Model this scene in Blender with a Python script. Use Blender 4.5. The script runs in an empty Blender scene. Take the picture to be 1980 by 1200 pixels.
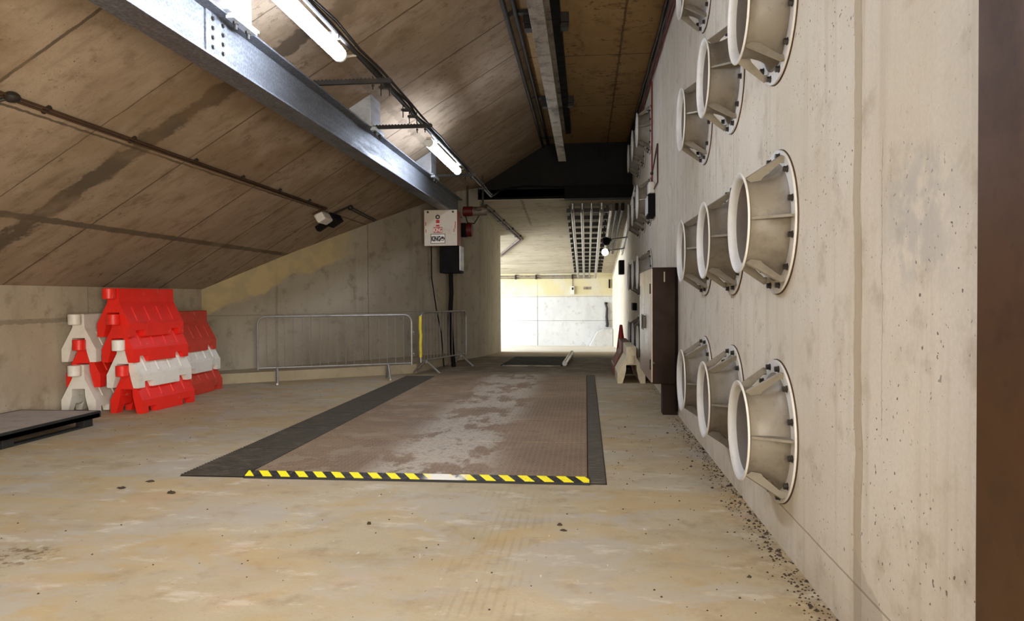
import bpy, math, random
from mathutils import Vector, Matrix
random.seed(7)
S = bpy.context.scene
COL = S.collection
PI = math.pi

# ------------------------------------------------------------------ helpers
def lin(h):
    out = []
    for i in (0, 2, 4):
        c = int(h[i:i+2], 16)/255
        out.append(c/12.92 if c <= .04045 else ((c+.055)/1.055)**2.4)
    return tuple(out)+(1.,)

class MB:
    def __init__(s): s.v = []; s.f = []; s.m = []; s.mi = 0
    def add(s, vs, fs):
        o = len(s.v); s.v += [tuple(p) for p in vs]
        for f in fs: s.f.append([i+o for i in f]); s.m.append(s.mi)
    def box(s, x0, x1, y0, y1, z0, z1, M=None):
        vs = [Vector((x, y, z)) for z in (z0, z1) for y in (y0, y1) for x in (x0, x1)]
        if M is not None: vs = [M @ p for p in vs]
        s.add(vs, [(0, 2, 3, 1), (4, 5, 7, 6), (0, 1, 5, 4), (2, 6, 7, 3), (0, 4, 6, 2), (1, 3, 7, 5)])
        return s
    def bar(s, p0, p1, w, h, up=(0, 0, 1)):
        p0 = Vector(p0); p1 = Vector(p1); d = (p1-p0); L = d.length; d.normalize()
        u = Vector(up)
        if abs(d.dot(u)) > .99: u = Vector((1, 0, 0))
        r = d.cross(u).normalized(); u = r.cross(d)
        M = Matrix((r, d, u)).transposed().to_4x4(); M.translation = p0
        return s.box(-w/2, w/2, 0, L, -h/2, h/2, M)
    def prism(s, poly, fn, a, b):
        """poly in 2D, fn(p,q,t)->3D, extruded from t=a to t=b"""
        n = len(poly)
        vs = [fn(p, q, a) for p, q in poly]+[fn(p, q, b) for p, q in poly]
        fs = [tuple(range(n)), tuple(range(2*n-1, n-1, -1))]
        fs += [(i, i+n, (i+1) % n+n, (i+1) % n) for i in range(n)]
        s.add(vs, fs); return s
    def tube(s, path, r, n=10, cap=True, r1=None):
        P = [Vector(p) for p in path]; k = len(P); rings = []
        prev = None
        for i, p in enumerate(P):
            if i == 0: d = P[1]-P[0]
            elif i == k-1: d = P[-1]-P[-2]
            else: d = (P[i]-P[i-1]).normalized()+(P[i+1]-P[i]).normalized()
            d.normalize()
            if prev is None:
                a = Vector((0, 0, 1)) if abs(d.z) < .9 else Vector((1, 0, 0))
                u = d.cross(a).normalized()
            else:
                u = (prev-d*prev.dot(d)).normalized()
            prev = u; w = d.cross(u)
            rr = r if r1 is None else r+(r1-r)*i/(k-1)
            sc = 1.
            if 0 < i < k-1:
                c = (P[i]-P[i-1]).normalized().dot(d); sc = 1/max(.5, c)
            rings.append([p+(u*math.cos(2*PI*j/n)+w*math.sin(2*PI*j/n))*rr*sc for j in range(n)])
        vs = [q for R in rings for q in R]; fs = []
        for i in range(k-1):
            for j in range(n):
                fs.append((i*n+j, i*n+(j+1) % n, (i+1)*n+(j+1) % n, (i+1)*n+j))
        if cap: fs += [tuple(range(n-1, -1, -1)), tuple(range((k-1)*n, k*n))]
        s.add(vs, fs); return s
    def lathe(s, prof, fn, n=48, closed=False):
        """prof: (r,h) list; fn(x,y,h)->3D"""
        k = len(prof); vs = []
        for r, h in prof:
            for j in range(n):
                a = 2*PI*j/n; vs.append(fn(r*math.cos(a), r*math.sin(a), h))
        fs = []
        for i in range(k if closed else k-1):
            i2 = (i+1) % k
            for j in range(n): fs.append((i*n+j, i*n+(j+1) % n, i2*n+(j+1) % n, i2*n+j))
        if not closed:
            if prof[0][0] > 1e-5: fs.append(tuple(range(n-1, -1, -1)))
            if prof[-1][0] > 1e-5: fs.append(tuple(range((k-1)*n, k*n)))
        s.add(vs, fs); return s
    def sphere(s, c, r, n=16, sc=(1, 1, 1)):
        c = Vector(c); prof = []
        m = n//2
        pr = [(max(1e-6, r*math.sin(PI*i/m)), -r*math.cos(PI*i/m)) for i in range(m+1)]
        return s.lathe(pr, lambda x, y, h: c+Vector((x*sc[0], y*sc[1], h*sc[2])), n)
    def build(s, name, mats, parent=None, bevel=0, seg=2, smooth=35, recalc=True):
        me = bpy.data.meshes.new(name); me.from_pydata(s.v, [], s.f)
        if not isinstance(mats, (list, tuple)): mats = [mats]
        for m in mats: me.materials.append(m)
        for p, i in zip(me.polygons, s.m): p.material_index = i
        if recalc:
            import bmesh
            bm = bmesh.new(); bm.from_mesh(me)
            bmesh.ops.recalc_face_normals(bm, faces=bm.faces); bm.to_mesh(me); bm.free()
        if smooth:
            me.polygons.foreach_set('use_smooth', [True]*len(me.polygons))
            me.set_sharp_from_angle(angle=math.radians(smooth))
        o = bpy.data.objects.new(name, me); COL.objects.link(o)
        if parent is not None: o.parent = parent
        if bevel:
            b = o.modifiers.new('bevel', 'BEVEL'); b.width = bevel; b.segments = seg; b.limit_method = 'ANGLE'
            b.angle_limit = math.radians(40)
        return o

def tag(o, label, cat, group=None, kind=None):
    o['label'] = label; o['category'] = cat
    if group: o['group'] = group
    if kind: o['kind'] = kind
    return o
def thing(name, label, cat, loc=(0, 0, 0), rz=0, group=None):
    o = bpy.data.objects.new(name, None); COL.objects.link(o)
    o.empty_display_size = .1; o.location = loc; o.rotation_euler = (0, 0, rz)
    return tag(o, label, cat, group)
def struct(o): o['kind'] = 'structure'; return o
def kids(o): return [c for c in bpy.data.objects if c.parent == o]
def copy_tree(o, parent=None):
    c = o.copy(); COL.objects.link(c)
    if parent is not None: c.parent = parent
    for ch in kids(o): copy_tree(ch, c)
    return c

# ------------------------------------------------------------------ materials
class NT:
    def __init__(s, name):
        s.mat = bpy.data.materials.new(name); s.mat.use_nodes = True
        s.t = s.mat.node_tree; s.b = s.t.nodes['Principled BSDF']
        s.co = s.t.nodes.new('ShaderNodeTexCoord').outputs['Object']
    def n(s, k): return s.t.nodes.new(k)
    def L(s, a, b): s.t.links.new(a, b)
    def put(s, sock, v):
        if hasattr(v, 'is_output') or isinstance(v, bpy.types.NodeSocket): s.L(v, sock)
        else: sock.default_value = v
    def scale(s, v, sc, loc=(0, 0, 0), rot=(0, 0, 0)):
        m = s.n('ShaderNodeMapping'); s.L(v, m.inputs[0]); m.inputs['Scale'].default_value = sc
        m.inputs['Location'].default_value = loc; m.inputs['Rotation'].default_value = rot
        return m.outputs[0]
    def noise(s, sc, det=4, rough=.55, v=None, dist=0):
        m = s.n('ShaderNodeTexNoise'); s.L(v or s.co, m.inputs['Vector'])
        m.inputs['Scale'].default_value = sc; m.inputs['Detail'].default_value = det
        m.inputs['Roughness'].default_value = rough; m.inputs['Distortion'].default_value = dist
        return m.outputs[0]
    def math(s, op, a, b=0., c=0., clamp=False):
        m = s.n('ShaderNodeMath'); m.operation = op; m.use_clamp = clamp
        s.put(m.inputs[0], a); s.put(m.inputs[1], b); s.put(m.inputs[2], c)
        return m.outputs[0]
    def rng(s, v, a, b, c=0., d=1.):
        m = s.n('ShaderNodeMapRange'); m.interpolation_type = 'SMOOTHSTEP'
        s.put(m.inputs['Value'], v)
        for k, x in zip(('From Min', 'From Max', 'To Min', 'To Max'), (a, b, c, d)): m.inputs[k].default_value = x
        return m.outputs[0]
    def mix(s, f, a, b, mode='MIX'):
        m = s.n('ShaderNodeMix'); m.data_type = 'RGBA'; m.blend_type = mode
        s.put(m.inputs[0], f); s.put(m.inputs[6], a); s.put(m.inputs[7], b)
        return m.outputs[2]
    def sep(s, v=None):
        m = s.n('ShaderNodeSeparateXYZ'); s.L(v or s.co, m.inputs[0]); return m.outputs
    def win(s, c, a, b, e):
        """1 inside a..b with soft edge e"""
        return s.math('MULTIPLY', s.rng(c, a-e, a+e), s.rng(c, b-e, b+e, 1., 0.))
    def bump(s, h, st=.3, d=.01):
        m = s.n('ShaderNodeBump'); m.inputs['Strength'].default_value = st; m.inputs['Distance'].default_value = d
        s.L(h, m.inputs['Height']); s.L(m.outputs[0], s.b.inputs['Normal'])
    def out(s, col, rough=.8, metal=0., spec=None):
        s.put(s.b.inputs['Base Color'], col); s.put(s.b.inputs['Roughness'], rough)
        s.put(s.b.inputs['Metallic'], metal)
        if spec is not None: s.b.inputs['Specular IOR Level'].default_value = spec
        return s.mat

def line(k, c, c0, w, wob=.0, wn=None, rag=.6):
    d = k.math('SUBTRACT', c, c0)
    if wn is not None: d = k.math('ADD', d, k.math('MULTIPLY', k.math('SUBTRACT', wn, .5), wob))
    return k.rng(k.math('ABSOLUTE', d), w*rag, w, 1., 0.)

def concrete(name, base, dark, light, lines=(), streak=(6, 6, .5), streak_amt=.35, pits=.5, bigs=.7, rough=.85, bump=.25, extra=None, pit_col='3a3128', linecol='4b4136'):
    k = NT(name)
    big = k.noise(bigs, 5, .6); med = k.noise(4.5, 6, .62); fine = k.noise(60, 3, .6)
    st = k.noise(1., 5, .6, k.scale(k.co, streak))
    c = k.mix(k.rng(big, .3, .7), lin(base), lin(light))
    c = k.mix(k.math('MULTIPLY', k.rng(med, .52, .72), .55), c, lin(dark))
    c = k.mix(k.math('MULTIPLY', k.rng(st, .5, .75), streak_amt), c, lin(dark))
    c = k.mix(k.math('MULTIPLY', k.rng(st, .5, .25), streak_amt*.8), c, lin(light))
    c = k.mix(k.math('MULTIPLY', k.rng(fine, .35, .65), .22), c, k.mix(.5, c, lin(dark)))
    wn = k.noise(9, 4, .6); wn2 = k.noise(1.6, 3, .5)
    X = k.sep()
    for ln in lines:
        ax, c0, w, amt, wob = ln[:5]
        m = line(k, X['XYZ'.index(ax)], c0, w, wob, wn if w < .06 else k.noise(3.5, 6, .65))
        m = k.math('MULTIPLY', m, amt)
        if len(ln) > 5 and ln[5]:
            ax2, a, b, e = ln[5]; m = k.math('MULTIPLY', m, k.win(X['XYZ'.index(ax2)], a, b, e))
        m = k.math('MULTIPLY', m, k.rng(k.noise(2.3, 3), .2, .5, .55, 1.))
        c = k.mix(m, c, lin(ln[6] if len(ln) > 6 else linecol))
    if pits:
        p = k.noise(46, 2, .5); q = k.noise(1.3, 2, .5)
        pm = k.math('MULTIPLY', k.rng(p, .73-.04*pits, .76-.04*pits), k.rng(q, .35, .6))
        c = k.mix(k.math('MULTIPLY', pm, .8), c, lin(pit_col))
    if extra: c = extra(k, c, X)
    h = k.math('ADD', k.math('MULTIPLY', med, .6), k.math('MULTIPLY', fine, .25))
    h = k.math('ADD', h, k.math('MULTIPLY', st, .35))
    k.bump(h, bump, .02)
    return k.out(c, rough, 0, .25)

def painted(name, col, dirt='5a4a38', amt=.35, rough=.5, metal=0., sc=6., spec=.4, scr=0.):
    k = NT(name)
    oi = k.n('ShaderNodeObjectInfo')
    v = k.n('ShaderNodeVectorMath'); v.operation = 'ADD'; k.L(k.co, v.inputs[0])
    cm = k.n('ShaderNodeCombineXYZ'); r = k.math('MULTIPLY', oi.outputs['Random'], 37.)
    k.L(r, cm.inputs[0]); k.L(r, cm.inputs[1]); k.L(cm.outputs[0], v.inputs[1])
    vv = v.outputs[0]
    a = k.noise(sc, 6, .65, vv); b = k.noise(sc*6, 4, .6, vv)
    m = k.math('MULTIPLY', k.rng(a, .45, .75), amt)
    c = k.mix(m, lin(col), lin(dirt))
    c = k.mix(k.math('MULTIPLY', k.rng(b, .55, .75), amt*.6), c, lin(dirt))
    if scr:
        d = k.noise(1., 4, .6, k.scale(vv, (80, 8, 8)))
        c = k.mix(k.math('MULTIPLY', k.rng(d, .62, .7), scr), c, lin('d8d2c8'))
    k.bump(b, .08, .005)
    return k.out(c, k.rng(a, .2, .8, rough*.85, min(1, rough*1.2)), metal, spec)

def galv(name, col='9a9a9a', rough=.4, metal=.8, dirt='4a443e', amt=.35):
    k = NT(name)
    vo = k.n('ShaderNodeTexVoronoi'); vo.inputs['Scale'].default_value = 45; k.L(k.co, vo.inputs['Vector'])
    a = k.noise(5, 6, .65)
    st = k.noise(1., 4, .6, k.scale(k.co, (4, 1.2, 14)))
    c = k.mix(k.math('MULTIPLY', vo.outputs['Distance'], .25), lin(col), lin('c8ccd0'))
    c = k.mix(k.math('MULTIPLY', k.rng(a, .45, .75), amt), c, lin(dirt))
    c = k.mix(k.math('MULTIPLY', k.rng(st, .5, .75), amt*.8), c, lin(dirt))
    k.bump(a, .05, .005)
    return k.out(c, k.rng(st, .3, .7, rough*.8, rough*1.3), metal)

def emit(name, col, st):
    k = NT(name); k.b.inputs['Emission Color'].default_value = col; k.b.inputs['Emission Strength'].default_value = st
    return k.out((.8, .8, .8, 1), .4)

Mt = {}
# right wall
def rw_extra(k, c, X):
    # vertical repair seam about 3 m from the camera, widening into a made-good strip by the floor
    wn = k.noise(1.2, 3, .5, k.scale(k.co, (0, .001, 1.6)))
    y0 = k.math('ADD', 3.02, k.math('MULTIPLY', k.math('SUBTRACT', wn, .5), .12))
    d = k.math('SUBTRACT', X[1], y0)
    seam = k.rng(k.math('ABSOLUTE', k.math('ADD', d, k.math('MULTIPLY', k.math('SUBTRACT', k.noise(14, 4), .5), .03))), .034, .042, 1., 0.)
    c = k.mix(k.math('MULTIPLY', seam, .8), c, lin('ad9c80'))
    edge = k.rng(k.math('ABSOLUTE', k.math('ADD', d, .040)), .001, .006, 1., 0.)
    c = k.mix(k.math('MULTIPLY', edge, .45), c, lin('6b5a44'))
    # made-good triangular patch
    rg = k.math('MULTIPLY', k.math('SUBTRACT', k.noise(8, 4, .6), .5), .12)
    t = k.math('ADD', k.math('ADD', k.math('MULTIPLY', k.math('SUBTRACT', X[2], .36), 1.3), k.math('SUBTRACT', 3.03, X[1])), rg)
    patch = k.math('MULTIPLY', k.rng(t, .0, .02, 1., 0.), k.rng(X[1], 3.0, 3.05, 1., 0.))
    patch = k.math('MULTIPLY', patch, 0.)
    pm = k.math('MULTIPLY', k.rng(k.math('ADD', k.math('SUBTRACT', X[2], .36), k.math('ADD', rg, k.math('MULTIPLY', k.math('SUBTRACT', 3.03, X[1]), .55))), -.01, .01, 1., 0.), k.win(X[1], 1.9, 3.06, .01))
    c = k.mix(k.math('MULTIPLY', pm, .6), c, lin('a69a88'))
    # pale grey rubbed patch
    g = k.math('MULTIPLY', k.win(X[1], 2.3, 2.72, .14), k.win(X[2], 1.45, 1.86, .1))
    g = k.math('MULTIPLY', g, k.rng(k.noise(7, 5, .6), .45, .6))
    c = k.mix(k.math('MULTIPLY', g, .5), c, lin('a3a09a'))
    # kicker joint
    kk = line(k, X[2], .235, .006, .01, k.noise(6))
    c = k.mix(k.math('MULTIPLY', kk, .55), c, lin('6f5f48'))
    low = k.rng(X[2], .02, .23, 1., 0.)
    c = k.mix(k.math('MULTIPLY', low, k.math('MULTIPLY', k.rng(k.noise(3, 5, .6), .4, .6), .35)), c, lin('b59f7c'))
    # rust runs below the flanges
    r = k.math('MULTIPLY', k.rng(k.noise(1., 4, .6, k.scale(k.co, (9, 9, .35))), .56, .72), .3)
    c = k.mix(r, c, lin('a88c62'))
    return c
Mt['wall_right'] = concrete('wall_right_concrete', 'cabda6', 'a39479', 'd8cebc',
    lines=[('Y', 5.46, .006, .5, .01), ('Y', 4.22, .004, .18, .01), ('Y', 6.71, .006, .5, .01), ('Y', 8.0, .007, .75, .015), ('Y', 7.4, .005, .45, .015), ('Y', 2.78, .004, .45, .05, ('Z', .9, 1.97, .05)),
           ('Y', 11.2, .008, .5, .01), ('Y', 14.0, .01, .5, .01), ('Y', 16.9, .02, .5, .01)],
    streak=(7, 7, .35), streak_amt=.32, pits=1.1, extra=rw_extra, bump=.18, linecol='6d6150')
Mt['wall_left'] = concrete('wall_left_concrete', 'a39681', '857763', 'b5a994',
    lines=[('Z', 1.15, .03, .5, .05, None, '6f6555'), ('Y', 8.9, .006, .7, .01), ('Y', 6.9, .006, .5, .01), ('Y', 10.3, .006, .5, .01)], streak=(3, 3, 1), pits=.7)
def bk_extra(k, c, X):
    # warm patched band that runs along the ceiling slope
    t = k.math('SUBTRACT', X[2], k.math('ADD', 5.549, k.math('MULTIPLY', X[0], .61)))
    rg = k.math('MULTIPLY', k.math('SUBTRACT', k.noise(2.2, 5, .6), .5), .5)
    m = k.math('MULTIPLY', k.rng(k.math('ADD', t, rg), -.5, -.44), k.rng(X[0], -4.9, -4.4, 1., 0.))
    c = k.mix(k.math('MULTIPLY', m, .75), c, k.mix(k.rng(k.noise(3), .4, .6), lin('b8a273'), lin('a8966f')))
    st = k.math('MULTIPLY', k.rng(X[2], .1, .9, 1., 0.), k.rng(k.noise(1., 5, .6, k.scale(k.co, (2.5, 2.5, .8))), .48, .62))
    return k.mix(k.math('MULTIPLY', st, .3), c, lin('57493a'))
Mt['wall_back'] = concrete('wall_back_concrete', '8f8573', '6a6051', '9f9583',
    lines=[('X', -4.35, .008, .5, .03), ('X', -5.6, .02, .3, .06), ('Z', 1.12, .01, .35, .04)], streak=(3.5, 3.5, .4), streak_amt=.35, pits=.7, extra=bk_extra)
Mt['kicker'] = concrete('kicker_concrete', '9a8b70', '7a6b55', 'ab9c80', streak=(1, 1, 1), pits=.5)
Mt['pier'] = concrete('pier_concrete', 'a59c8a', '7a705e', 'b3ab99', lines=[('Y', 18.5, .01, .3, .02)], streak=(7, 5, .3), streak_amt=.45, pits=.4)
# sloping ceiling: panel joints, mortar bands
def cs_extra(k, c, X):
    a = k.noise(1., 5, .65, k.scale(k.co, (1.2, 5, 1.2)))
    c = k.mix(k.math('MULTIPLY', k.rng(a, .5, .72), .35), c, lin('66523d'))
    b = k.noise(.8, 5, .65)
    c = k.mix(k.math('MULTIPLY', k.rng(b, .45, .62), k.rng(X[0], -5.2, -3.8, .15, .55)), c, lin('7a6245'))
    e = k.noise(7., 6, .75)
    c = k.mix(k.math('MULTIPLY', k.math('MULTIPLY', k.rng(e, .56, .66), k.rng(k.noise(1.1, 3), .45, .6)), .6), c, lin('54432f'))
    return c
JO = [(4.85, .012), (7.5, .010), (9.2, .012), (10.5, .012), (11.9, .012), (13.25, .012), (3.4, .01), (2.0, .01), (14.7, .012), (6.05, .006)]
Mt['ceil_slope'] = concrete('sloping_ceiling_concrete', '95816a', '66523c', 'a8947e',
    lines=[('Y', y, w*1.7, .75, .03, None, '3a3025') for y, w in JO] +
          [('Y', 6.72, .17, .9, .5, ('X', -6.6, -2.2, .3), '574b3d'), ('X', -5.46, .05, .9, .05, ('Y', 0, 12.9, .3), '5b5041'), ('X', -4.37, .014, .75, .03, None, '2c241b'), ('X', -2.62, .05, .3, .12, None, '3b332a')],
    streak=(2.5, 5, 2.5), streak_amt=.45, pits=.8, extra=cs_extra, bump=.3)
def cf_extra(k, c, X):
    e = k.noise(9., 6, .75)
    c = k.mix(k.math('MULTIPLY', k.math('MULTIPLY', k.rng(e, .55, .63), k.rng(k.noise(1.4, 3), .42, .56)), .75), c, lin('3a2a18'))
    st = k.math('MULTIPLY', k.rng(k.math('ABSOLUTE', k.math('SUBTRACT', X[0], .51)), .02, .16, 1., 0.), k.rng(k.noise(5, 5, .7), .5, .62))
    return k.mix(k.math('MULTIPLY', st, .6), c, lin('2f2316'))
Mt['ceil_flat'] = concrete('flat_ceiling_concrete', '8f7148', '5a452c', '9c7e54',
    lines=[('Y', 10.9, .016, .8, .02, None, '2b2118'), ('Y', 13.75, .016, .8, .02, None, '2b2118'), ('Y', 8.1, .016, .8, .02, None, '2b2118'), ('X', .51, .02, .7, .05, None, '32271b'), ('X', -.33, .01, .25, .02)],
    streak=(4, 1.2, 4), streak_amt=.5, pits=.9, bump=.3, extra=cf_extra)
Mt['ceil_tunnel'] = concrete('tunnel_ceiling_concrete', 'a89f8b', '7d6f58', 'b9b09d',
    lines=[('Y', 17.9, .012, .7, .02), ('Y', 20.6, .012, .4, .02), ('Y', 27.2, .02, .7, .02), ('X', -1.5, .04, .5, .12, ('Y', 17, 20, .3))], streak=(1, 4, 1), streak_amt=.6, pits=.6)
def we_extra(k, c, X):
    m = k.math('MULTIPLY', k.rng(X[2], 1.35, 1.6), k.rng(k.noise(1.5, 4), .3, .6, .5, 1.))
    return k.mix(k.math('MULTIPLY', m, .8), c, lin('cdbd84'))
Mt['wall_end'] = concrete('end_wall_concrete', 'c4c4c2', '9d9c96', 'd2d2d0',
    lines=[('X', -2.0, .02, .6, .02), ('X', -3.6, .02, .5, .02), ('Z', 1.45, .015, .6, .02), ('Z', .45, .015, .5, .02)], streak=(2, 2, .6), pits=.4, extra=we_extra)
Mt['header'] = concrete('shade_dark_header_concrete', '1c1a18', '100f0e', '23201d', streak=(3, 3, .5), pits=.2)  # near-black colour stands in for the darkness above the tunnel mouth
# floor
def fl_extra(k, c, X):
    w = k.noise(1., 5, .6, k.scale(k.co, (1.0, 1.35, 1), rot=(0, 0, .5)), .9)
    c = k.mix(k.math('MULTIPLY', k.rng(w, .44, .64), .55), c, lin('b0935f'))
    w2 = k.noise(1., 6, .65, k.scale(k.co, (1.1, 1.6, 1), loc=(5, 2, 0), rot=(0, 0, .3)), .8)
    c = k.mix(k.math('MULTIPLY', k.rng(w2, .46, .64), .75), c, lin('a89f91'))
    w4 = k.noise(.55, 5, .6, k.scale(k.co, (1, 1, 1), loc=(3, 9, 0)), .5)
    c = k.mix(k.math('MULTIPLY', k.rng(w4, .5, .66), .4), c, lin('a5875f'))
    w5 = k.noise(1., 6, .7, k.scale(k.co, (2.2, 4.5, 1), loc=(8, 3, 0), rot=(0, 0, .3)))
    c = k.mix(k.math('MULTIPLY', k.rng(w5, .55, .68), .45), c, lin('cfc6b6'))
    w3 = k.noise(1., 6, .7, k.scale(k.co, (4, 9, 1), loc=(1, 7, 0), rot=(0, 0, -.2)))
    c = k.mix(k.math('MULTIPLY', k.rng(w3, .6, .72), .5), c, lin('8d7a5a'))
    w6 = k.noise(1., 5, .6, k.scale(k.co, (1.4, 2.2, 1), loc=(2, 14, 0)))
    c = k.mix(k.math('MULTIPLY', k.rng(w6, .56, .68), .22), c, lin('bb9a84'))
    sc = k.noise(1., 3, .6, k.scale(k.co, (22, 5, 1), rot=(0, 0, .9)))
    c = k.mix(k.math('MULTIPLY', k.rng(sc, .70, .75), .6), c, lin('d9d3c6'))
    sp = k.noise(38, 2, .5)
    c = k.mix(k.math('MULTIPLY', k.rng(sp, .72, .76), .7), c, lin('5a4a36'))
    # tyre smear and the dark drip stain on the left
    ty = k.math('MULTIPLY', k.win(X[0], -.75, -.25, .1), k.win(X[1], 2., 5.3, .4))
    wv = k.math('SINE', k.math('MULTIPLY', X[0], 130.))
    c = k.mix(k.math('MULTIPLY', ty, k.math('MULTIPLY', k.rng(wv, .2, .9, 0., .16), k.rng(k.noise(3, 4), .42, .62))), c, lin('6f6046'))
    dx = k.math('DIVIDE', k.math('ADD', X[0], 3.1), .26); dy = k.math('DIVIDE', k.math('SUBTRACT', X[1], 3.66), .2)
    rr = k.math('ADD', k.math('MULTIPLY', dx, dx), k.math('MULTIPLY', dy, dy))
    c = k.mix(k.math('MULTIPLY', k.rng(rr, .2, 1., 1., 0.), k.rng(k.noise(14, 5, .65), .48, .6, 0., .8)), c, lin('5b4021'))
    # dirt gathered along the right wall; darker floor round the far plates
    d = k.math('MULTIPLY', k.rng(X[0], .7, 1.08), k.rng(k.noise(11, 5, .7), .42, .62))
    c = k.mix(k.math('MULTIPLY', d, .45), c, lin('6a563b'))
    g = k.math('MULTIPLY', k.win(X[1], 13.1, 17.8, .8), k.rng(k.noise(2.5, 5, .65), .3, .6, .45, .9))
    g = k.math('MULTIPLY', g, k.win(X[0], -3.3, 1.2, .4))
    c = k.mix(k.math('MULTIPLY', g, .85), c, lin('4d4032'))
    return c
Mt['floor'] = concrete('floor_concrete', 'a49577', '836e50', 'b6a78c', streak=(2.2, 3., 1), streak_amt=.45, pits=.0, bigs=.55, rough=.72, extra=fl_extra, bump=.12)
Mt['floor_daylit'] = concrete('daylit_passage_floor_concrete', 'cbc5b8', 'a79f90', 'd6d1c6', streak=(2, 3, 1), pits=.3)  # paler copy of the floor, passage daylight put into its colour
Mt['pit'] = concrete('drain_pit_concrete', '3a352d', '282420', '423c33', pits=.3)

# tread plate
def tread():
    k = NT('rusty_tread_plate'); X = k.sep(); p = .045
    u = k.math('DIVIDE', X[0], p); v = k.math('DIVIDE', X[1], p)
    fu = k.math('SUBTRACT', k.math('FRACT', k.math('ADD', u, 100.)), .5); fv = k.math('SUBTRACT', k.math('FRACT', k.math('ADD', v, 100.)), .5)
    par = k.math('MODULO', k.math('ADD', k.math('FLOOR', k.math('ADD', u, 100.)), k.math('FLOOR', k.math('ADD', v, 100.))), 2.)
    b1 = k.math('MULTIPLY', k.rng(k.math('ABSOLUTE', fu), .08, .2, 1., 0.), k.rng(k.math('ABSOLUTE', fv), .38, .48, 1., 0.))
    b2 = k.math('MULTIPLY', k.rng(k.math('ABSOLUTE', fv), .08, .2, 1., 0.), k.rng(k.math('ABSOLUTE', fu), .38, .48, 1., 0.))
    bar = k.math('ADD', k.math('MULTIPLY', b1, par), k.math('MULTIPLY', b2, k.math('SUBTRACT', 1., par)))
    big = k.noise(.9, 5, .6); med = k.noise(5, 6, .65)
    c = k.mix(k.rng(big, .35, .65), lin('7f654c'), lin('93785c'))
    c = k.mix(k.math('MULTIPLY', k.rng(med, .5, .7), .5), c, lin('64503d'))
    w = k.noise(1.7, 6, .7, k.scale(k.co, (1.1, .55, 1)))
    wear = k.math('MULTIPLY', k.win(X[0], -1.75, -.8, .22), k.rng(w, .45, .52))
    wear = k.math('MULTIPLY', wear, k.rng(k.noise(30, 3, .6), .3, .55, .35, 1.))
    c = k.mix(k.math('MULTIPLY', wear, .85), c, lin('c3b7a4'))
    w2 = k.math('MULTIPLY', k.win(X[0], -2.75, -1.9, .3), k.rng(k.noise(2.4, 6, .7), .5, .58))
    c = k.mix(k.math('MULTIPLY', w2, .5), c, lin('a7967d'))
    c = k.mix(k.math('MULTIPLY', bar, .3), c, lin('b0a08a'))
    c = k.mix(k.math('MULTIPLY', k.rng(k.noise(22, 3, .6), .64, .7), .7), c, lin('3f3226'))
    k.bump(bar, .6, .006)
    return k.out(c, .62, .15)
Mt['tread'] = tread()
Mt['grate'] = painted('black_grating_steel', '4a463f', '7a6e5e', .5, .55, .3, 8)
Mt['grate_frame'] = painted('dark_frame_steel', '2c2925', '54483b', .5, .6, .4, 8)
# hazard strip
def hazard():
    k = NT('hazard_stripes'); X = k.sep()
    t = k.math('FRACT', k.math('ADD', k.math('DIVIDE', k.math('ADD', k.math('MULTIPLY', X[1], .9), X[0]), .147), 50.))
    m = k.rng(t, .52, .54); m = k.math('MULTIPLY', m, k.rng(t, .985, 1.))
    m = k.rng(t, .50, .53)
    dirt = k.noise(30, 5, .6)
    y = k.mix(k.math('MULTIPLY', k.rng(dirt, .55, .7), .4), lin('e6d619'), lin('8c7d2a'))
    bl = k.mix(k.math('MULTIPLY', k.rng(dirt, .45, .65), .5), lin('1c1a18'), lin('5a5148'))
    c = k.mix(m, y, bl)
    wr = k.math('MULTIPLY', k.win(X[0], -1.22, -.93, .06), k.rng(k.noise(9), .35, .5))
    c = k.mix(wr, c, lin('d6d2c8'))
    return k.out(c, .5)
Mt['hazard'] = hazard()
Mt['rubber'] = painted('black_rubber', '1b1a19', '3b342c', .4, .7)
Mt['duct_white'] = painted('off_white_duct_paint', 'cfcac0', '8d7b60', .3, .45, 0, 5)
Mt['duct_body'] = painted('grimy_duct_paint', '7b7264', '54483a', .65, .5, 0, 4)
Mt['throat'] = painted('grey_shaded_throat_paint', '7d746b', '5b5143', .4, .6, 0, 4)  # grimy grey, darkened further for the shade inside the bell
Mt['bolt'] = painted('dark_bolt_steel', '3b3733', '5a5047', .4, .4, .7, 20)
Mt['bracket'] = painted('bare_gusset_steel', '857c6d', '574b3b', .5, .45, .2, 7)
Mt['galv'] = galv('galvanised_beam_steel', '4d4e53', .55, .5)
Mt['galv_dirty'] = galv('weathered_beam_steel', '84735c', .55, .3, '241d16', .95)
Mt['galv_tube'] = galv('galvanised_tube', 'a09c95', .38, .75, '554d43', .3)
Mt['galv_box'] = galv('galvanised_bracket_steel', 'b6b8bc', .45, .4)
Mt['dark_steel'] = painted('dark_conduit_steel', '2a2623', '4a3e33', .4, .5, .4)
Mt['rust_conduit'] = painted('brown_conduit', '47301f', '22180f', .4, .6, .1)
Mt['red_cable'] = painted('red_cable', '7a1e14', '3a1510', .4, .5)
Mt['black'] = painted('black_plastic', '0d0c0c', '1e1b18', .3, .75, 0, 6, .15)
Mt['red_plastic'] = painted('red_barrier_plastic', 'e0261a', '8e2a1c', .22, .42, 0, 5, .45, .12)
Mt['dull_red'] = painted('faded_red_barrier_plastic', 'c23a2a', '86402f', .4, .5, 0, 5, .4, .15)
Mt['white_plastic'] = painted('white_barrier_plastic', 'dcd7cc', '9c8b72', .35, .45, 0, 5, .4)
Mt['cream_plastic'] = painted('cream_barrier_plastic', 'd9cbaa', 'a08a64', .4, .5, 0, 5)
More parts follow.
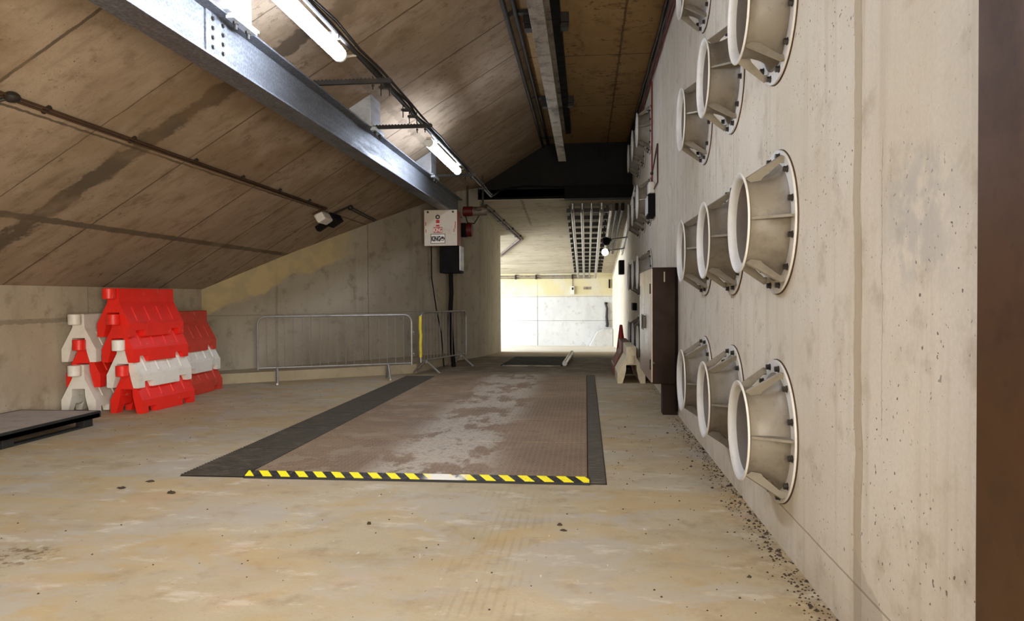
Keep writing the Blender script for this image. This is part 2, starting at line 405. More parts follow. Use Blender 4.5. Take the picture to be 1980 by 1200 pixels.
Mt['brown_plastic'] = painted('brown_red_barrier_plastic', '7b4a38', '4f3428', .5, .55)
Mt['cone_red'] = painted('dark_red_cone', '8e1a12', '4a1810', .3, .5)
Mt['maroon'] = painted('dull_maroon_paint', '5e1610', '2e0e0a', .4, .5)
Mt['white_paint'] = painted('white_painted_metal', 'cfc6b6', '8a7a66', .3, .45)
Mt['red_paint'] = painted('red_painted_metal', '9a2018', '5a1a14', .35, .45)
Mt['brown_metal'] = painted('brown_painted_steel', '2a180b', '180e06', .4, .6, 0, 4, .2)
Mt['door_brown'] = painted('rusty_brown_door_steel', '4c3218', '2c1b0b', .55, .5, .1, 3, .3)
Mt['cab_front'] = painted('beige_cabinet_front', 'a08a76', '7a6552', .3, .3, 0, 4, .6)  # cabinet fronts coloured paler than the carcass
Mt['deck'] = painted('grey_pallet_deck', 'a0968a', '7a7062', .5, .7, 0, 4)
Mt['yellow'] = painted('yellow_tape', 'dcc53a', '8a7a2a', .3, .5)
Mt['red_flat'] = painted('red_print', 'b8261c', '801a14', .2, .5)
Mt['white_flat'] = painted('white_print', 'eae4da', 'b0a898', .2, .5)
Mt['black_flat'] = painted('black_print', '17130f', '2f2820', .2, .5)
Mt['dirt'] = painted('dark_dirt', '3a2d1e', '231a10', .6, .9)
Mt['tube_light'] = emit('fluorescent_diffuser', (.72, .82, 1., 1), 102.)
Mt['tube_dim'] = emit('dim_fluorescent_diffuser', (.72, .82, 1., 1), 66.)
Mt['globe'] = emit('globe_lamp_glass', (1., .98, .94, 1), 6.)
Mt['glass_white'] = painted('frosted_lens', 'd8d8d4', 'a8a8a0', .2, .3)

# ------------------------------------------------------------------ the setting
CS = lambda x: 5.549+.61*x            # underside of the sloping ceiling
XR, XL = 1.08, -6.56
YN = -6.

def grid_floor():
    m = MB()
    xs = [-6.9, -3.22, -2.69, .012, .15, 1.3]; ys = [YN, 5.43, 12.8, 13.1, 17.]
    for i in range(5):
        for j in range(4):
            if i == 1 and j == 1: continue
            if i == 3 and j in (1, 2): continue
            x0, x1, y0, y1 = xs[i], xs[i+1], ys[j], ys[j+1]
            m.mi = 1 if (i == 2 and j in (1, 2)) else 0
            m.add([(x0, y0, 0), (x1, y0, 0), (x1, y1, 0), (x0, y1, 0)], [(0, 1, 2, 3)])
    m.mi = 0
    fz = lambda y: -.045*(y-17)
    m.add([(-2.9, 17, 0), (1.3, 17, 0), (1.3, 21.5, fz(21.5)), (-2.9, 21.5, fz(21.5))], [(0, 1, 2, 3)])
    m.mi = 2
    m.add([(-9, 21.5, fz(21.5)), (1.3, 21.5, fz(21.5)), (1.3, 30.2, fz(30.2)), (-9, 30.2, fz(30.2))], [(0, 1, 2, 3)])
    m.mi = 1
    for x0, x1, y0, y1 in ((-3.22, -2.69, 5.43, 12.8), (.012, .15, 5.43, 13.1)):
        zb = -.22
        m.add([(x0, y0, zb), (x1, y0, zb), (x1, y1, zb), (x0, y1, zb)], [(0, 1, 2, 3)])
        m.add([(x0, y0, 0), (x1, y0, 0), (x1, y1, 0), (x0, y1, 0), (x0, y0, zb), (x1, y0, zb), (x1, y1, zb), (x0, y1, zb)],
              [(0, 4, 5, 1), (1, 5, 6, 2), (2, 6, 7, 3), (3, 7, 4, 0)])
    return m.build('floor', [Mt['floor'], Mt['pit'], Mt['floor_daylit']], smooth=0, recalc=False)
struct(grid_floor())

struct(MB().box(XR, 1.35, YN, 30.2, -1.2, 5.2).build('wall_right', Mt['wall_right'], smooth=0))
struct(MB().box(-6.85, XL, YN, 11.8, -.1, 1.75).build('wall_left', Mt['wall_left'], smooth=0))
struct(MB().box(XL-.02, XL+.05, YN, 11.72, 1.185, 1.62).build('trim_2', Mt['wall_left'], smooth=0))
# back wall: folded wall running obliquely to the pier
bw = [(-6.56, 11.7), (-5.43, 12.85), (-4.33, 14.2), (-2.88, 16.1)]
def offs(p, d=.3): return (p[0]-d*.75, p[1]+d*.65)
m = MB()
poly = bw+[offs(p) for p in reversed(bw)]
m.prism(poly, lambda p, q, t: Vector((p, q, t)), -.1, 5.0)
struct(m.build('wall_back', Mt['wall_back'], smooth=0))
# kicker along its foot
kb = [(-6.56, 10.9), (-5.85, 11.5), (-4.49, 12.42), (-3.17, 13.35), (-2.83, 15.7)]
kt = [(-6.56, 11.3), (-5.75, 12.25), (-4.6, 13.5), (-3.45, 14.9), (-2.95, 15.8)]
m = MB(); n = len(kb)
vs = [(x, y, -.02) for x, y in kb]+[(x*.5+u*.5, y*.5+v*.5-.0, .16 if i < n-1 else .1) for i, ((x, y), (u, v)) in enumerate(zip(kb, kt))]+[(u-.0, v+.3, .17) for u, v in kt]
vs = [(x, y, -.02) for x, y in kb]+[(x-.02, y+.05, .165) for x, y in kb]+[(u-.1, v+.5, .175) for u, v in kt]
fs = []
for i in range(n-1):
    fs += [(i, i+1, n+i+1, n+i), (n+i, n+i+1, 2*n+i+1, 2*n+i)]
m.add(vs, fs)
o = struct(m.build('trim_1', Mt['kicker'], smooth=0, recalc=False))
# pier between the hall and the tunnel
m = MB(); m.prism([(-2.88, 16.1), (-2.53, 17.0), (-2.53, 21.45), (-3.1, 21.45), (-3.1, 16.3)], lambda p, q, t: Vector((p, q, t)), -.5, 5.0)
struct(m.build('wall_pier', Mt['pier'], smooth=0))
struct(MB().box(-9, 1.3, 30., 30.3, -1.2, 3.).build('wall_end', Mt['wall_end'], smooth=0))
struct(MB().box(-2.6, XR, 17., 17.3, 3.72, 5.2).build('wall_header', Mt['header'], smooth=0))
# ceilings
struct(MB().box(-.9, 1.3, YN, 17.2, 5., 5.2).build('ceiling', Mt['ceil_flat'], smooth=0))
m = MB(); m.prism([(-6.8, CS(-6.8)), (-.9, 5.), (-.9, 5.2), (-6.8, CS(-6.8)+.2)], lambda p, q, t: Vector((p, t, q)), YN, 17.2)
struct(m.build('ceiling', Mt['ceil_slope'], smooth=0))
CT = lambda y: 3.7-.1*(y-17)
m = MB()
m.prism([(17., CT(17)), (30.2, CT(30.2)), (30.2, CT(30.2)+.25), (17., CT(17)+.25)], lambda p, q, t: Vector((t, p, q)), -9, 1.3)
struct(m.build('ceiling', Mt['ceil_tunnel'], smooth=0))
# brown steel door leaf close on the right
d = MB().box(1.035, 1.078, .6, 2.045, .0, 3.2).build('door_1', Mt['door_brown'], bevel=.004); struct(d)

# ------------------------------------------------------------------ bellmouth ducts
def make_duct():
    t = thing('bellmouth_duct', 'x', 'duct')
    f = lambda x, y, h: Vector((-h, x, y))
    fl = MB(); fl.lathe([(.24, .006), (.40, .006), (.40, .018), (.24, .018)], f, 64, closed=True)
    fl.build('flange', Mt['duct_white'], t, bevel=.002)
    gk = MB(); gk.lathe([(.24, -.0), (.404, -.0), (.404, .006), (.24, .006)], f, 64, closed=True); gk.build('edge_ring', Mt['rust_conduit'], t)  # dark brown ring behind the flange edge
    b = MB()
    prof = [(.328, .018), (.312, .022), (.296, .032), (.281, .048), (.268, .07), (.258, .095), (.250, .125), (.245, .155), (.244, .18), (.252, .202), (.270, .214)]
    inn = [(.276, .2255), (.262, .222), (.250, .212), (.241, .198), (.236, .182)]
    b.lathe(prof, f, 64); b.f = [q for q in b.f if len(q) == 4]; b.m = [0]*len(b.f)
    b.build('duct_body', Mt['duct_body'], t, recalc=True)
    r = MB()
    rim = [(.272, .214)]+[(.276+.006*math.cos(a), .219+.006*math.sin(a)) for a in [x*PI/6-PI/2 for x in range(7)]]+inn
    r.lathe(rim, f, 64); r.f = [q for q in r.f if len(q) == 4]; r.m = [0]*len(r.f)
    r.build('bell_lip', Mt['duct_white'], t)
    r = MB(); r.lathe([(.236, .182), (.234, .15), (.234, .0)], f, 64); r.f = [q for q in r.f if len(q) == 4]; r.m = [0]*len(r.f)
    r.build('throat', Mt['throat'], t)
    for k in range(6):
        a = k*PI/3+PI   # one points at the viewer side
        M = Matrix.Rotation(a, 4, 'X')
        g = MB(); th = .007
        def P3(r_, h_, s_): return M @ Vector((-h_, r_, s_))
        def plate(pts):
            n = len(pts); vs = [P3(r_, h_, s_) for s_ in (-th, th) for r_, h_ in pts]
            g.add(vs, [tuple(range(n)), tuple(range(2*n-1, n-1, -1))]+[(i, i+n, (i+1) % n+n, (i+1) % n) for i in range(n)])
        plate([(.268, .207), (.246, .178), (.256, .125), (.272, .118), (.352, .036), (.352, .018), (.388, .018), (.394, .034)] if k not in (0, 3) else
              [(.268, .207), (.246, .178), (.256, .10), (.281, .048), (.312, .022), (.328, .018), (.388, .018), (.394, .034)])
        g.build('gusset', Mt['bracket'], t)
    for k in range(12):
        a = (k+.5)*PI/6
        c = Vector((0, .365*math.cos(a), .365*math.sin(a)))
        q = MB()
        q.lathe([(.021, .018), (.021, .022), (.0165, .0221), (.0165, .040), (1e-6, .041)], lambda x, y, h: c+Vector((-h, x, y)), 6)
        q.build('bolt', Mt['bolt'], t, smooth=20)
    return t
rows = [(4.20, 'topmost'), (3.0, 'second-from-top'), (1.815, 'third-from-top'), (.642, 'lowest')]
cols = [(4.22, 'nearest to the camera'), (5.46, 'second from the camera'), (6.71, 'third from the camera'), (12.35, 'first beyond the cabinet'), (13.6, 'second beyond the cabinet'), (14.85, 'furthest, by the tunnel')]
vis = {0: (2, 3, 4, 5), 1: range(6), 2: range(6), 3: range(6)}
first = make_duct(); used = False
for ri, (z, rn) in enumerate(rows):
    for ci, (y, cn) in enumerate(cols):
        if ci not in vis[ri]: continue
        o = first if not used else copy_tree(first); used = True
        o.location = (XR-.001, y, z)
        o.rotation_euler = (random.choice([0, 0, .03, -.03]), 0, 0)
        o['label'] = 'bellmouth duct on the right wall, %s row, %s' % (rn, cn)
        o['group'] = 'bellmouth ducts bolted to the right wall'

# ------------------------------------------------------------------ floor plates, gratings, hazard strip
ys = [5.49, 6.93, 8.23, 9.56, 10.8, 12.0, 13.08]
nm = ['nearest, just behind the hazard strip', 'second from the hazard strip', 'third from the hazard strip', 'fourth from the hazard strip', 'fifth from the hazard strip', 'furthest, towards the tunnel']
for i in range(6):
    o = MB().box(-2.685, .004, ys[i]+.011, ys[i+1]-.011, .0005, .014).build('tread_plate', Mt['tread'], bevel=.002)
    tag(o, 'rusty brown steel tread plate set in the floor, %s' % nm[i], 'floor plate', 'tread plates in the floor')
def grating(x0, x1, y0, y1, label, grp):
    t = thing('floor_grating', label, 'grating', ((x0+x1)/2, (y0+y1)/2, 0), 0, grp)
    w = (x1-x0)/2; h = (y1-y0)/2
    f = MB(); f.box(-w, -w+.006, -h, h, -.03, .008); f.box(w-.006, w, -h, h, -.03, .008); f.box(-w, w, -h, -h+.006, -.03, .008); f.box(-w, w, h-.006, h, -.03, .008)
    for q in (-.3, .3): f.box(w*q*1.6-.003, w*q*1.6+.003, -h, h, -.03, .002)
    f.build('frame', Mt['grate_frame'], t)
    b = MB(); n = int((y1-y0)/.045)
    for i in range(n):
        y = -h+.012+i*(2*h-.02)/n
        b.box(-w-.004, w-.006, y, y+.02, -.028, .013)
    b.build('bars', Mt['grate'], t); return t
gy = [5.44, 6.5, 7.55, 8.6, 9.65, 10.7, 11.75, 12.79]
wd = ['nearest', 'second', 'third', 'fourth', 'fifth', 'sixth', 'furthest']
for i in range(7):
    grating(-3.215, -2.692, gy[i], gy[i+1], 'wide black floor grating left of the tread plates, %s of the row from the camera' % wd[i], 'wide floor gratings')
gy = [5.44, 6.72, 8.0, 9.28, 10.56, 11.84, 13.09]; wd = ['nearest', 'second', 'third', 'fourth', 'fifth', 'furthest']
for i in range(6):
    grating(.015, .148, gy[i], gy[i+1], 'narrow black drain grating right of the tread plates, %s of the row from the camera' % wd[i], 'narrow drain gratings')
t = thing('hazard_strip', 'yellow and black striped hazard strip on the floor before the tread plates', 'hazard strip', (0, 0, 0))
m = MB(); m.prism([(5.405, .0), (5.49, .0), (5.49, .042), (5.415, .016)], lambda p, q, tt: Vector((tt, p, q)), -2.68, .025)
m.build('rubber_base', Mt['rubber'], t, bevel=.003)
m = MB(); m.prism([(5.417, .0195), (5.489, .0445), (5.4895, .04), (5.418, .015)], lambda p, q, tt: Vector((tt, p, q)), -2.67, .02)
m.build('striped_top', Mt['hazard'], t)
# far hatch and its edge bar
t = thing('floor_hatch', 'dark metal floor hatch lying in front of the tunnel mouth', 'floor hatch', (0, 0, 0))
m = MB(); m.prism([(-1.76, 14.85), (-.5, 14.8), (-.46, 17.0), (-1.67, 17.0)], lambda p, q, tt: Vector((p, q, tt)), .0, .018); m.build('hatch_plate', Mt['black'], t, bevel=.006)
m = MB(); m.prism([(-1.72, 14.78), (-.52, 14.73), (-.52, 14.8), (-1.72, 14.85)], lambda p, q, tt: Vector((p, q, tt)), .0, .02); m.build('front_lip', Mt['galv_dirty'], t)
m = MB(); m.tube([(-.44, 14.85, .05), (-.33, 16.9, .12)], .05, 12); m.tube([(-.33, 16.6, .0), (-.33, 16.6, .1)], .03, 8)
tag(m.build('steel_tube', Mt['galv_tube']), 'pale steel tube lying along the right edge of the dark hatch', 'tube')

# ------------------------------------------------------------------ water-filled barriers
def barrier(mat, name='plastic_barrier'):
    t = thing(name, 'x', 'barrier')
    L = .5
    out = [(.208, 0), (.212, .01), (.212, .155), (.2, .172), (.085, .385), (.074, .41), (.072, .557), (.064, .565)]
    inn = [(.135, 0), (.105, .10), (.082, .2), (.078, .283)]
    poly = out+[(-x, z) for x, z in reversed(out)]+[(-x, z) for x, z in inn]+[(x, z) for x, z in reversed(inn)]
    b = MB()
    # body in slices so the fork pockets show as real notches
    def sl(y0, y1, lift):
        pl = []
        o2 = [(x, max(z, lift)) for x, z in out]
        i2 = [(x, max(z, lift)) for x, z in inn]
        pl = o2+[(-x, z) for x, z in reversed(o2)]+[(-x, z) for x, z in i2]+[(x, z) for x, z in reversed(i2)]
        q = []
        for p in pl:
            if not q or (abs(q[-1][0]-p[0])+abs(q[-1][1]-p[1])) > 1e-6: q.append(p)
        b.prism(q, lambda p, r, tt: Vector((p, tt, r)), y0, y1)
    cuts = [(-L, -.40, 0), (-.40, -.25, .075), (-.25, .25, 0), (.25, .40, .075), (.40, L, 0)]
    for y0, y1, l in cuts: sl(y0, y1, l)
    b.build('body', mat, t, smooth=0)
    for sgn in (-1, 1):                      # raised ribs on the sloping faces
        for yy in (-.33, -.11, .11, .33):
            r = MB()
            p0 = Vector((sgn*.194, yy, .185)); p1 = Vector((sgn*.103, yy, .352))
            nrm = Vector((sgn*.88, 0, .475))
            vs = []
            for p, w in ((p0, .026), (p1, .010)):
                for s_ in (-1, 1): vs.append(p+Vector((0, s_*w, 0))-nrm*.004)
                for s_ in (-1, 1): vs.append(p+Vector((0, s_*w*.6, 0))+nrm*.008)
            r.add(vs, [(0, 1, 3, 2), (4, 6, 7, 5), (0, 4, 5, 1), (2, 3, 7, 6), (0, 2, 6, 4), (1, 5, 7, 3)])
            r.build('rib', mat, t, bevel=.004)
    lg = MB(); lg.tube([(0, -L-.065, .44), (0, -L-.065, .565)], .07, 24)
    lg.build('lug', mat, t, bevel=.008)
    sk = MB(); sk.tube([(0, L-.02, .30), (0, L-.02, .43)], .06, 24)
    sk.build('socket', mat, t, bevel=.006)
    return t
protos = {}
SCB = 1.06
def put_barrier(key, x, y, z, rz, label, group):
    if key not in protos: o = protos[key] = barrier(Mt[key])
    else: o = copy_tree(protos[key])
    o.location = (x, y, z); o.rotation_euler = (0, 0, rz); o.scale = (SCB,)*3; o['label'] = label; o['group'] = group
    return o
H1 = .316
G = 'stacked water-filled barriers by the left wall'
R = math.radians
# left stack (seen end on)
put_barrier('white_plastic', -6.31, 8.93, 0, R(2), 'white plastic barrier, bottom of the left stack behind the low pallet', G)
put_barrier('red_plastic', -6.27, 8.98, H1, R(1), 'red plastic barrier between two white ones in the left stack', G)
put_barrier('white_plastic', -6.32, 8.96, 2*H1, R(2), 'white plastic barrier, top of the left stack against the wall', G)
# middle stack
put_barrier('red_plastic', -5.62, 8.93, 0, R(-4), 'bright red plastic barrier, bottom of the tallest stack', G)
put_barrier('white_plastic', -5.65, 8.91, H1, R(-4), 'white plastic barrier second from the floor in the tallest stack', G)
put_barrier('red_plastic', -5.69, 8.89, 2*H1, R(-5), 'bright red plastic barrier just below the top of the tallest stack', G)
put_barrier('red_plastic', -5.73, 8.86, 3*H1, R(-4), 'bright red plastic barrier on top of the tallest stack', G)
# right stack
put_barrier('dull_red', -5.92, 10.35, 0, R(2), 'faded red plastic barrier, bottom of the right stack by the back wall', G)
put_barrier('white_plastic', -5.94, 10.33, H1, R(2), 'white plastic barrier in the middle of the right stack', G)
put_barrier('dull_red', -5.99, 10.30, 2*H1, R(2), 'faded red plastic barrier on top of the right stack', G)
# by the right wall
G2 = 'barriers along the right wall'
put_barrier('cream_plastic', .73, 12.42, 0, R(180), 'cream plastic barrier standing end on beside the cabinet', G2)
put_barrier('brown_plastic', .71, 13.72, 0, R(180), 'brown-red plastic barrier standing behind the cream one', G2)
t = thing('traffic_cone', 'dark red traffic cone behind the barriers on the right', 'cone', (.70, 14.75, 0))
MB().box(-.17, .17, -.17, .17, 0, .03).build('base', Mt['black'], t, bevel=.01)
MB().lathe([(.13, .03), (.03, .84), (.022, .85), (1e-5, .85)], lambda x, y, h: Vector((x, y, h)), 24).build('cone', Mt['cone_red'], t)

# ------------------------------------------------------------------ low pallet / platform
t = thing('pallet', 'low dark-edged pallet with a grey deck by the left wall', 'pallet', (-5.95, 6.55, 0))
MB().box(-.47, .47, -1.1, 1.08, .135, .155).build('deck', Mt['deck'], t, bevel=.004)
m = MB()
for x in (-.46, 0, .46): m.box(x-.03, x+.03, -1.1, 1.08, .085, .135)
m.box(-.49, -.47, -1.1, 1.08, .085, .157); m.box(.47, .49, -1.1, 1.08, .085, .157); m.box(-.49, .49, 1.08, 1.1, .085, .157); m.box(-.49, .49, -1.12, -1.1, .085, .157)
m.build('frame', Mt['rubber'], t, bevel=.003)
for x in (-.42, .42):
    for y in (-.98, -.2, .92): MB().box(x-.05, x+.05, y-.07, y+.07, 0, .085).build('foot', Mt['rubber'], t, bevel=.004)
for x in (-.42, .42): MB().box(x-.045, x+.045, -1.05, 1.0, .0, .018).build('skid', Mt['rubber'], t)

# ------------------------------------------------------------------ crowd barriers
def arc(cx, cz, r, a0, a1, n=6): return [(cx+r*math.cos(a0+(a1-a0)*i/n), cz+r*math.sin(a0+(a1-a0)*i/n)) for i in range(n+1)]
def crowd(p0, p1, z0, z1, nb, label, foot_at, splay, tape=False):
    a = Vector((p0[0], p0[1], 0)); b = Vector((p1[0], p1[1], 0)); d = b-a; L = d.length
    rz = math.atan2(d.y, d.x)
    t = thing('crowd_barrier', label, 'crowd barrier', a+Vector((0, 0, .013 if tape else 0)), rz, 'crowd control barriers by the back wall')
    R_ = .13; r = .019
    path = [(0, z0)]+arc(R_, z1-R_, R_, PI, PI/2)+arc(L-R_, z1-R_, R_, PI/2, 0)+[(L, z0)]
    m = MB(); m.tube([(x, 0, z) for x, z in path], r, 10); m.build('frame', Mt['galv_tube'], t)
    m = MB(); m.tube([(0, 0, z0+.03), (L, 0, z0+.03)], .015, 10); m.build('bottom_rail', Mt['galv_tube'], t)
    for i in range(nb):
        x = (i+1)*L/(nb+1); m = MB(); m.tube([(x, 0, z0+.03), (x, 0, z1)], .0065, 6); m.build('bar', Mt['galv_tube'], t)
    for x in foot_at:
        f = MB(); f.tube([(x, -splay, .018), (x, -.02, z0-.0), (x, .02, z0), (x, splay, .018)], .019, 10)
        f.tube([(x-.0, -splay-.03, .018), (x, -splay+.03, .018)], .018, 8); f.build('foot', Mt['galv_tube'], t)
        f = MB(); f.tube([(x, 0, z0-.02), (x, 0, z0+.04)], .02, 8); f.build('foot_socket', Mt['galv_tube'], t)
    for z in (z0+.2, z1-.3):
        h = MB(); h.tube([(L, 0, z), (L+.04, 0, z), (L+.045, 0, z-.05)], .008, 6); h.build('hook', Mt['galv_tube'], t)
        h = MB(); h.tube([(-.0, 0, z-.02), (-.03, 0, z), (0, 0, z+.02)], .006, 6); h.build('eye', Mt['galv_tube'], t)
    if tape:
        y = MB(); y.tube([(-.0, 0, z0+.1), (-.008, 0, z0+.35), (.005, -.004, z0+.5), (-.01, .003, z0+.62), (0, 0, z0+.85)], .028, 8)
        y.build('tape_wrap', Mt['yellow'], t)
    return t
crowd((-5.38, 11.42), (-3.05, 12.47), .235, 1.115, 17, 'long galvanised crowd barrier facing forward before the back wall', (.30, 2.14), .21)
crowd((-2.99, 12.9), (-2.47, 14.78), .22, 1.13, 14, 'galvanised crowd barrier turned away, with yellow tape on its post', (.22, 1.7), .27, True)

# ------------------------------------------------------------------ steel beams overhead
def ibeam(m, x0, x1, zb, zt, y0, y1, tf=.016, tw=.012):
    xc = (x0+x1)/2
    m.box(x0, x1, y0, y1, zb, zb+tf); m.box(x0, x1, y0, y1, zt-tf, zt); m.box(xc-tw/2, xc+tw/2, y0, y1, zb+tf, zt-tf)
t = thing('steel_beam', 'long galvanised steel beam hung below the sloping ceiling on the left', 'beam', (0, 0, 0))
m = MB(); ibeam(m, -2.86, -2.64, 3.135, 3.53, -4, 15.5); m.build('beam', Mt['galv'], t, bevel=.002)
m = MB(); m.box(-2.744, -2.730, 5.03, 5.34, 3.151, 3.514); m.build('splice_plate', Mt['galv'], t, bevel=.002)
for iy in (5.12, 5.27):
    for iz in (3.19, 3.26, 3.33, 3.40, 3.47):
        q = MB(); c = Vector((-2.73, iy, iz))
        q.lathe([(.02, -.002), (.02, .004), (.013, .0041), (.013, .014), (1e-6, .0145)], lambda x, y, h: c+Vector((h, x, y)), 6); q.build('bolt', Mt['bolt'], t, smooth=20)
for i, y0 in enumerate((5.15, 8.78, 12.3)):
    x0, x1 = -2.92, -2.64
    t = thing('beam_hanger', ['galvanised hanger bracket clamping the left beam, nearest to the camera', 'galvanised box hanger between the left beam and ceiling, between the two lamps', 'galvanised hanger bracket on the left beam beside the far lamp'][i], 'hanger', (0, y0, 0), 0, 'hangers of the left beam')
    m = MB(); m.prism([(x0, 3.552), (x1, 3.552), (x1, CS(x1)-.002), (x0, CS(x0)-.002)], lambda p, q, tt: Vector((p, tt, q)), 0, .42); m.build('box_section', Mt['galv_box'], t, bevel=.006)
    MB().box(-2.94, -2.60, -.04, .47, 3.531, 3.552).build('base_plate', Mt['galv_box'], t, bevel=.003)
    MB().box(-2.655, -2.585, .02, .40, 3.49, 3.531).build('clamp', Mt['galv_box'], t, bevel=.004)
    for yy in (.1, .3):
        q = MB(); q.tube([(-2.615, yy, 3.43), (-2.615, yy, 3.56)], .012, 8); q.tube([(-2.615, yy, 3.47), (-2.615, yy, 3.49)], .022, 6); q.build('bolt', Mt['bolt'], t)
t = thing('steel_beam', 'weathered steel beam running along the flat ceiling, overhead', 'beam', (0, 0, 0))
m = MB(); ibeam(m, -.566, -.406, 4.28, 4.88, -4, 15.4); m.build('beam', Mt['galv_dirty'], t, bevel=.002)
MB().box(-.41, -.30, -4, 15.4, 4.86, 4.999).build('shade_strip', Mt['black'], t)  # dark strip in place of the beam's shadow on the ceiling
for i, y0 in enumerate((5.6, 9.3, 13.1)):
    t = thing('beam_hanger', 'dark cross bracket holding the ceiling beam, %s' % ['nearest to the camera', 'in the middle of its run', 'furthest from the camera'][i], 'hanger', (0, y0, 0), 0, 'hangers of the ceiling beam')
    MB().box(-.78, -.2, -.1, .12, 4.88, 4.999).build('cross_channel', Mt['dark_steel'], t, bevel=.004)
    for x in (-.72, -.26):
        MB().box(x-.05, x+.05, -.07, .09, 4.82, 4.88).build('clamp', Mt['dark_steel'], t, bevel=.004)

# cantilever struts off the left beam, conduit, lamps
for i, y0 in enumerate((7.03, 8.92, 12.55)):
    t = thing('strut', 'slotted steel strut carrying the cable run, %s' % ['between the near lamp and the hanger box', 'just before the far lamp', 'behind the far lamp'][i], 'strut', (0, y0, 0), 0, 'struts carrying the cable run')
    m = MB(); m.box(-2.70, -1.90, -.02, .02, 3.5305, 3.54); m.box(-2.70, -1.90, -.02, -.016, 3.54, 3.572); m.box(-2.70, -1.90, .016, .02, 3.54, 3.572)
    for k in range(20): m.box(-2.69+k*.04, -2.675+k*.04, -.022, .022, 3.572, 3.58)
    m.build('channel', Mt['dark_steel'], t)
    for x in (-2.09, -1.99):
        q = MB(); q.tube([(x, 0, 3.47), (x, 0, 3.6)], .006, 6); q.tube([(x, 0, 3.50), (x, 0, 3.515)], .014, 6); q.build('bolt', Mt['bolt'], t)
def wob(x, z, y0, y1, step, a, seed):
    rr = random.Random(seed); n = int((y1-y0)/step)
    return [(x+rr.uniform(-a, a), y0+(y1-y0)*i/n, z+rr.uniform(-a, a)) for i in range(n+1)]
t = thing('cable_run', 'grey conduit and cables carried along beside the fluorescent lamps', 'cable run', (0, 0, 0))
m = MB(); m.tube([(-2.04, -4, 3.602), (-2.04, 15.6, 3.602), (-2.02, 16.9, 3.9)], .024, 10); m.build('conduit', Mt['dark_steel'], t)
for k in range(3):
    m = MB(); m.tube(wob(-2.04+.03*(k-1), 3.64, -4, 15.5, .6, .018, k), .013, 8); m.build('cable', Mt['dark_steel'], t)
for y0 in (7.3, 8.2, 8.5, 14.2):
    m = MB(); m.box(-2.10, -1.98, y0-.03, y0+.03, 3.555, 3.577)
    for x in (-2.085, -1.995): m.tube([(x, y0, 3.48), (x, y0, 3.64)], .006, 6)
    m.build('cable_clamp', Mt['bolt'], t)
def lamp(y0, y1, label, mat='tube_light'):
    t = thing('fluorescent_lamp', label, 'lamp', (-2.10, y0, 3.5), 0, 'fluorescent lamps under the sloping ceiling')
    L = y1-y0
    MB().box(-.032, .032, 0, L, .03, .07).build('housing', Mt['white_paint'], t, bevel=.006)
    m = MB(); pr = [(.06*math.cos(a), .06*math.sin(a)+.0) for a in [PI-.75+(PI+1.5)*i/14 for i in range(15)]]
    m.prism(pr, lambda p, q, tt: Vector((p, tt, q)), .03, L-.03); m.build('diffuser', Mt[mat], t)
    for y in (0, L-.03): 
        m = MB(); m.prism([(.062*math.cos(a), .062*math.sin(a)) for a in [PI-.75+(PI+1.5)*i/14 for i in range(15)]], lambda p, q, tt: Vector((p, tt, q)), y, y+.03); m.build('end_cap', Mt['glass_white'], t)
    for y in (.25, L-.25):
        m = MB(); m.box(-.02, .075, y-.02, y+.02, .05, .105); m.build('bracket', Mt['galv_box'], t)
    m = MB(); m.tube([(0, L, .03), (.02, L+.12, .03), (.06, L+.3, .1)], .012, 8); m.build('lead', Mt['white_paint'], t)
lamp(4.0, 6.1, 'bright fluorescent batten lamp overhead, the nearer of two')
lamp(9.62, 11.85, 'bright fluorescent batten lamp further back, near the beam end', 'tube_dim')
lamp(-.9, 1.25, 'fluorescent batten lamp behind the viewer, above the entrance side')

# conduits on the flat ceiling edge and wall-ceiling corner
t = thing('conduit_pair', 'dark pair of conduits along the bend between sloping and flat ceiling', 'conduit', (0, 0, 0))
for x, z in ((-.97, 4.905), (-.86, 4.963)):
    m = MB(); m.tube([(x, -4, z), (x, 16.9, z)], .03, 10); m.build('conduit', Mt['dark_steel'], t)
for y in (5., 9.1, 13.0, 16.2):
    MB().box(-1.0, -.70, y-.04, y+.04, 4.955, 4.999).build('saddle', Mt['dark_steel'], t)
t = thing('cable_bundle', 'dark cable bundle with a red cable along the top of the right wall', 'cable', (0, 0, 0))
for k, (x, z, r, mm) in enumerate(((1.03, 4.955, .03, 'dark_steel'), (.985, 4.962, .022, 'dark_steel'), (1.045, 4.89, .018, 'dark_steel'), (1.05, 4.85, .009, 'red_cable'), (1.035, 4.92, .01, 'red_cable'))):
    m = MB(); m.tube(wob(x, z, -3, 16.8, .5, .008, 20+k), r, 8); o = m.build('cable', Mt[mm], t)
    if mm == 'red_cable': o['label'] = 'red cable'

# conduit on the left slope with its floodlight
nrm = Vector((-.61, 0, 1)).normalized()
def onslope(x, y, d): p = Vector((x, y, CS(x))); return p-nrm*d
t = thing('conduit', 'thin brown conduit along the sloping ceiling to the white floodlight', 'conduit', (0, 0, 0))
for k, xo in enumerate((0, -.028)):
    m = MB(); m.tube([onslope(-4.27+xo, -3, .02), onslope(-4.27+xo, 5.1, .02), onslope(-4.30+xo, 11.7, .02), onslope(-4.46+xo, 11.55, .02)][0:4], .011, 8); m.build('tube', Mt['rust_conduit'], t)
for y in [1.+1.1*i for i in range(10)]:
    p = onslope(-4.285, y, .012); m = MB(); m.bar(p+Vector((-.035, 0, -.022)), p+Vector((.035, 0, .022)), .03, .03); m.build('saddle', Mt['dark_steel'], t)
p = onslope(-4.27, 5.02, .03); MB().sphere(p, .06, 12, (1, 1, .7)).build('junction_box', Mt['dark_steel'], t)
